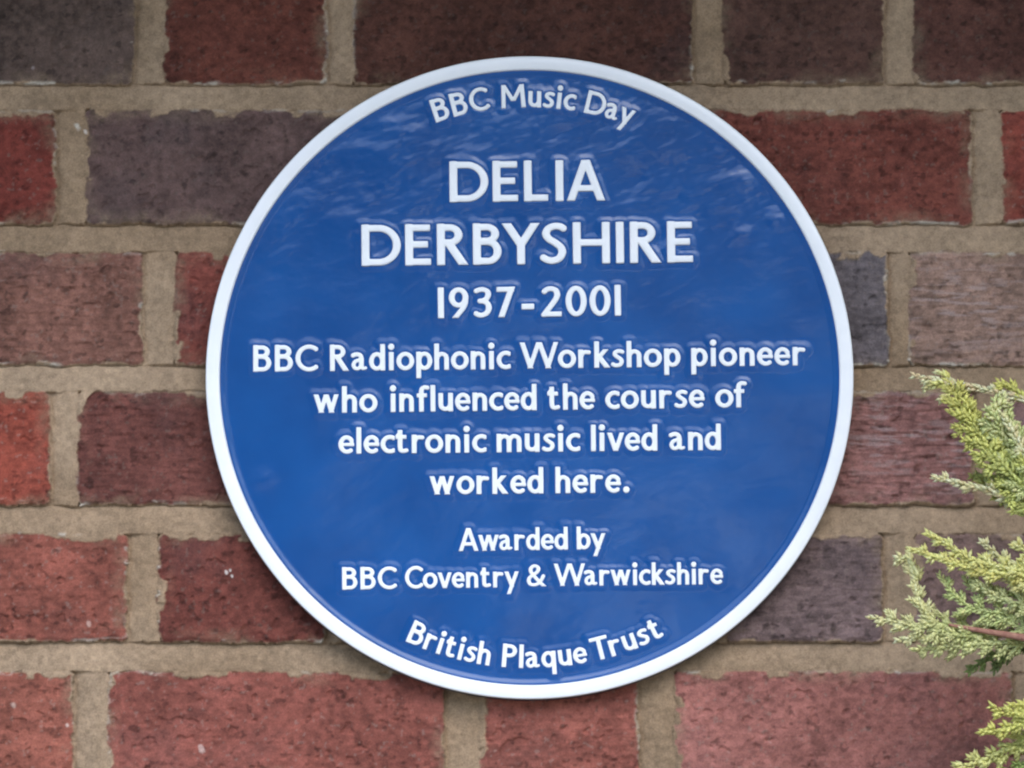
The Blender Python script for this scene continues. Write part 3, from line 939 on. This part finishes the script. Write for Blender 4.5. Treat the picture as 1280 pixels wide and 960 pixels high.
# upper branch
b1 = limb(curve3([(TR_X, TR_Y, pin(640, 760, 0)[2]), pin(1420, 690, -.24), pin(1325, 640, -.15), pin(1282, 590, YD), pin(1262, 548, YD)]), np.linspace(.0065, .0011, 33))
Lv = Leaves()
y1 = YD - .012
spray(Lv, [pin(1300, 640, YD), pin(1262, 590, YD), pin(1222, 545, y1), pin(1198, 505, y1), pin(1188, 478, y1)], rg, C_GRN, C_YEL * .8, .024, .0017, 1.35)
spray(Lv, [pin(1330, 650, YD), pin(1290, 600, y1), pin(1262, 560, y1), pin(1246, 520, y1 - .01), pin(1243, 500, y1 - .01)], rg, C_BLU, C_BLU * 1.15, .026, .0018, 1.4)
spray(Lv, [pin(1340, 560, YD), pin(1290, 505, y1), pin(1250, 492, y1), pin(1210, 483, y1), pin(1175, 476, y1), pin(1143, 470, y1)], rg, C_DRY, C_DRY * 1.1, .006, .0015, .45, sub=False)
for a_, b_ in (((1186, 482), (1160, 478)), ((1188, 476), (1172, 466)), ((1180, 480), (1156, 486)), ((1196, 486), (1176, 500))):
    shoot(Lv, curve3([pin(*a_, y1), pin((a_[0] + b_[0]) / 2, (a_[1] + b_[1]) / 2 - 2, y1), pin(*b_, y1)]), .0017, rg, C_YEL, C_TIP, np.array([0, -1., .1]))
spray(Lv, [pin(1300, 640, YD), pin(1262, 626, y1), pin(1238, 614, y1), pin(1206, 606, y1), pin(1168, 598, y1)], rg, C_DRY, C_TIP, .007, .0017, .5, sub=False)
spray(Lv, [pin(1330, 640, y1), pin(1284, 570, y1 - .01), pin(1270, 545, y1 - .01), pin(1254, 520, y1 - .01), pin(1240, 513, y1 - .01)], rg, C_DRY, C_TIP, .006, .0017, .5, sub=False)
spray(Lv, [pin(1320, 530, y1), pin(1290, 505, y1), pin(1268, 488, y1), pin(1248, 478, y1)], rg, C_GRN, C_YEL, .009, .0016, .9, sub=False)
spray(Lv, [pin(1320, 650, YD), pin(1275, 605, y1 - .005), pin(1240, 565, y1 - .005), pin(1216, 528, y1 - .005), pin(1206, 500, y1 - .005)], rg, C_GRN * .6 + C_BLU * .4, C_YEL * .8 + C_GRN * .2, .022, .0018, 1.3)
spray(Lv, [pin(1345, 640, YD), pin(1300, 590, y1 - .008), pin(1282, 560, y1 - .008), pin(1268, 535, y1 - .008)], rg, C_BLU, C_BLU, .024, .0018, 1.3)
Lv.build("foliage", b1)

# middle branch with its red stem
b2 = limb(curve3([(TR_X, TR_Y, pin(640, 900, 0)[2]), pin(1420, 830, -.22), pin(1340, 808, -.16), pin(1280, 797, YD - .016), pin(1225, 788, YD - .014), pin(1186, 781, YD - .012)]), np.linspace(.0045, .0009, 41))
Lv = Leaves()
spray(Lv, [pin(1215, 788, YD), pin(1175, 784, y1), pin(1145, 784, y1), pin(1115, 777, y1), pin(1088, 772, y1)], rg, C_BLU * .6 + C_GRN * .4, C_TIP, .015, .0015, 1.1)
spray(Lv, [pin(1190, 783, YD), pin(1165, 778, y1), pin(1150, 752, y1), pin(1143, 728, y1), pin(1136, 700, y1)], rg, C_GRN * .5 + C_TIP * .5, C_TIP, .012, .0014, 1.2)
spray(Lv, [pin(1150, 728, y1), pin(1140, 705, y1), pin(1135, 695, y1), pin(1120, 704, y1)], rg, C_YEL * .5 + C_TIP * .5, C_TIP, .006, .0015, .8, sub=False)
spray(Lv, [pin(1330, 790, YD), pin(1262, 770, y1), pin(1215, 760, y1), pin(1190, 740, y1), pin(1174, 718, y1)], rg, C_BLU, C_GRN * .4 + C_BLU * .8, .016, .0014, 1.0)
spray(Lv, [pin(1330, 760, YD), pin(1275, 745, y1), pin(1240, 740, y1), pin(1215, 735, y1), pin(1205, 722, y1)], rg, C_GRN, C_BLU, .015, .0014, 1.0)
spray(Lv, [pin(1340, 740, y1), pin(1280, 722, y1 - .01), pin(1225, 715, y1 - .01), pin(1178, 699, y1 - .01), pin(1136, 686, y1 - .01)], rg, C_YEL, C_YEL * .8 + C_TIP * .3, .010, .0016, 1.0)
spray(Lv, [pin(1340, 730, y1), pin(1280, 715, y1 - .01), pin(1215, 700, y1 - .01), pin(1186, 682, y1 - .01), pin(1159, 667, y1 - .01)], rg, C_YEL * .6 + C_BLU * .5, C_YEL * .8 + C_TIP * .3, .010, .0016, 1.0)
spray(Lv, [pin(1330, 720, y1), pin(1280, 710, y1), pin(1250, 698, y1), pin(1240, 688, y1), pin(1226, 678, y1)], rg, C_BLU, C_TIP, .010, .0015, .9)
spray(Lv, [pin(1320, 700, y1), pin(1290, 690, y1), pin(1266, 682, y1)], rg, C_YEL, C_YEL * .6 + C_TIP * .5, .010, .0016, .9)
spray(Lv, [pin(1290, 803, YD), pin(1235, 806, y1), pin(1195, 808, y1), pin(1165, 812, y1), pin(1142, 812, y1)], rg, C_BLU, C_GRN * .4 + C_TIP * .6, .013, .0015, 1.3)
spray(Lv, [pin(1255, 794, YD), pin(1215, 796, y1), pin(1175, 794, y1), pin(1145, 798, y1), pin(1121, 800, y1)], rg, C_GRN, C_TIP, .010, .0014, 1.2)
spray(Lv, [pin(1330, 790, YD), pin(1290, 790, y1), pin(1250, 776, y1), pin(1222, 779, y1)], rg, C_BLU, C_BLU, .012, .0013, 1.2)
spray(Lv, [pin(1280, 812, YD + .01), pin(1250, 818, YD + .01), pin(1226, 828, YD + .01), pin(1212, 840, YD + .01)], rg, C_DRK * 1.3, C_DRK * 1.5, .009, .0014, 1.0)
spray(Lv, [pin(1290, 806, YD + .01), pin(1262, 818, YD + .01), pin(1242, 838, YD + .01)], rg, C_DRK, C_DRK, .007, .0014, .7, sub=False)
spray(Lv, [pin(1345, 775, YD), pin(1285, 758, y1 - .006), pin(1250, 748, y1 - .006), pin(1222, 728, y1 - .006), pin(1212, 706, y1 - .006)], rg, C_BLU, C_BLU * .7 + C_TIP * .3, .015, .0015, 1.1)
spray(Lv, [pin(1345, 745, YD), pin(1300, 732, y1 - .008), pin(1262, 722, y1 - .008), pin(1228, 712, y1 - .008)], rg, C_BLU * .5 + C_YEL * .5, C_TIP * .6 + C_YEL * .4, .016, .0017, 1.3)
Lv.build("foliage", b2)

# lower branch
b3 = limb(curve3([(TR_X, TR_Y, pin(640, 1120, 0)[2]), pin(1420, 1010, -.24), pin(1345, 955, -.16), pin(1300, 938, YD), pin(1262, 945, YD)]), np.linspace(.0060, .0012, 33))
Lv = Leaves()
spray(Lv, [pin(1345, 910, YD), pin(1300, 915, y1), pin(1265, 935, y1), pin(1235, 948, y1), pin(1190, 966, y1)], rg, C_GRN, C_YEL * .7 + C_TIP * .4, .013, .0017, 1.2)
spray(Lv, [pin(1345, 895, YD), pin(1290, 900, y1 - .01), pin(1262, 912, y1 - .01), pin(1226, 916, y1 - .01)], rg, C_GRN, C_YEL, .011, .0017, 1.1)
spray(Lv, [pin(1345, 880, YD), pin(1290, 890, y1 - .01), pin(1258, 892, y1 - .01), pin(1238, 882, y1 - .01)], rg, C_GRN * .7 + C_YEL * .3, C_YEL, .012, .0017, 1.1)
spray(Lv, [pin(1345, 880, YD), pin(1310, 878, y1 - .01), pin(1286, 881, y1 - .01), pin(1262, 881, y1 - .01)], rg, C_GRN, C_YEL, .010, .0017, 1.1)
spray(Lv, [pin(1345, 950, YD), pin(1300, 955, y1), pin(1262, 968, y1), pin(1230, 990, y1)], rg, C_DRK * 1.4, C_GRN, .012, .0016, 1.2)
Lv.build("foliage", b3)

# the rest of the shrub, out of the picture to the right
rg2 = np.random.RandomState(5)
Lv = Leaves(); tw = MB()
x_min = at(1330, 480, 0)[0]
for k_ in range(150):
    z0 = .15 + 2.35 * rg2.rand() ** .9
    rmax = .40 * (1 - (z0 / 2.7) ** 2) + .05
    a_ = rg2.rand() * 2 * math.pi
    dirn = np.array([math.cos(a_), math.sin(a_), .25 + .3 * rg2.rand()])
    end = np.array([TR_X, TR_Y, z0]) + dirn * rmax * (.75 + .35 * rg2.rand())
    if end[0] < x_min + .015 or end[1] > -.04: 
        end[0] = max(end[0], x_min + .02 + .05 * rg2.rand()); end[1] = min(end[1], -.06)
    st_ = np.array([TR_X, TR_Y, z0 - .03]); md = (st_ + end) / 2 + np.array([0, 0, -.03])
    tw.tube(curve3([st_, md, end], 4), np.linspace(.005, .0012, 9), 5)
    f_ = .35
    spray(Lv, [st_ * (1 - f_) + end * f_ + np.array([0, 0, -.02]), md * .4 + end * .6, end], rg2, C_GRN * .8, C_YEL * .5 + C_GRN * .6, .055, .0042, .62, up=np.array([0.1, -.5, .8]), sub=True)
Lv.build("crown", shrub)
tw.build("twigs", MAT_TWIG, shrub, True)

# ------------------------------------------------------------------ trees across the garden, seen only as reflections in the paint
def tree(x, y, hgt_, crown_r, seed, label):
    rg_ = np.random.RandomState(seed)
    t_ = empty("garden_tree", (x, y, 0))
    tag(t_, label, "tree")
    m_ = MB()
    m_.tube([(x, y, -.1), (x + .05, y, hgt_ * .3), (x - .05, y, hgt_ * .6), (x, y, hgt_ * .95)], [.22, .17, .11, .03], 10)
    cl = []
    for k_ in range(16):
        a_ = rg_.rand() * 6.28; zz = hgt_ * (.35 + .6 * rg_.rand()); rr_ = crown_r * (.4 + .5 * rg_.rand())
        c_ = np.array([x + math.cos(a_) * rr_, y + math.sin(a_) * rr_, zz]); cl.append(c_)
        m_.tube([(x, y, zz - .7), tuple((np.array([x, y, zz - .5]) + c_) / 2), tuple(c_)], [.07, .045, .015], 6)
    m_.build("trunk", MAT_BARK, t_, True)
    Lf = Leaves()
    for c_ in cl:
        for k_ in range(260):
            d_ = rg_.randn(3); d_ /= np.linalg.norm(d_)
            p_ = c_ + d_ * crown_r * .42 * rg_.rand() ** .4
            Lf.add(p_, rg_.randn(3), rg_.randn(3), .24, .15, C_GRN * (.25 + .3 * rg_.rand()))
    Lf.build("crown", t_)
tree(-2.6, -16.5, 6.6, 2.3, 1, "leafy garden tree with a broad crown opposite the brick wall")
tree(0.9, -18.5, 7.6, 2.8, 2, "taller leafy garden tree with a dense crown opposite the brick wall")
tree(5.6, -17.0, 6.2, 2.2, 3, "smaller leafy garden tree standing to one side opposite the brick wall")
tree(-6.6, -19.0, 7.0, 2.4, 4, "thin leafy garden tree standing apart opposite the brick wall")
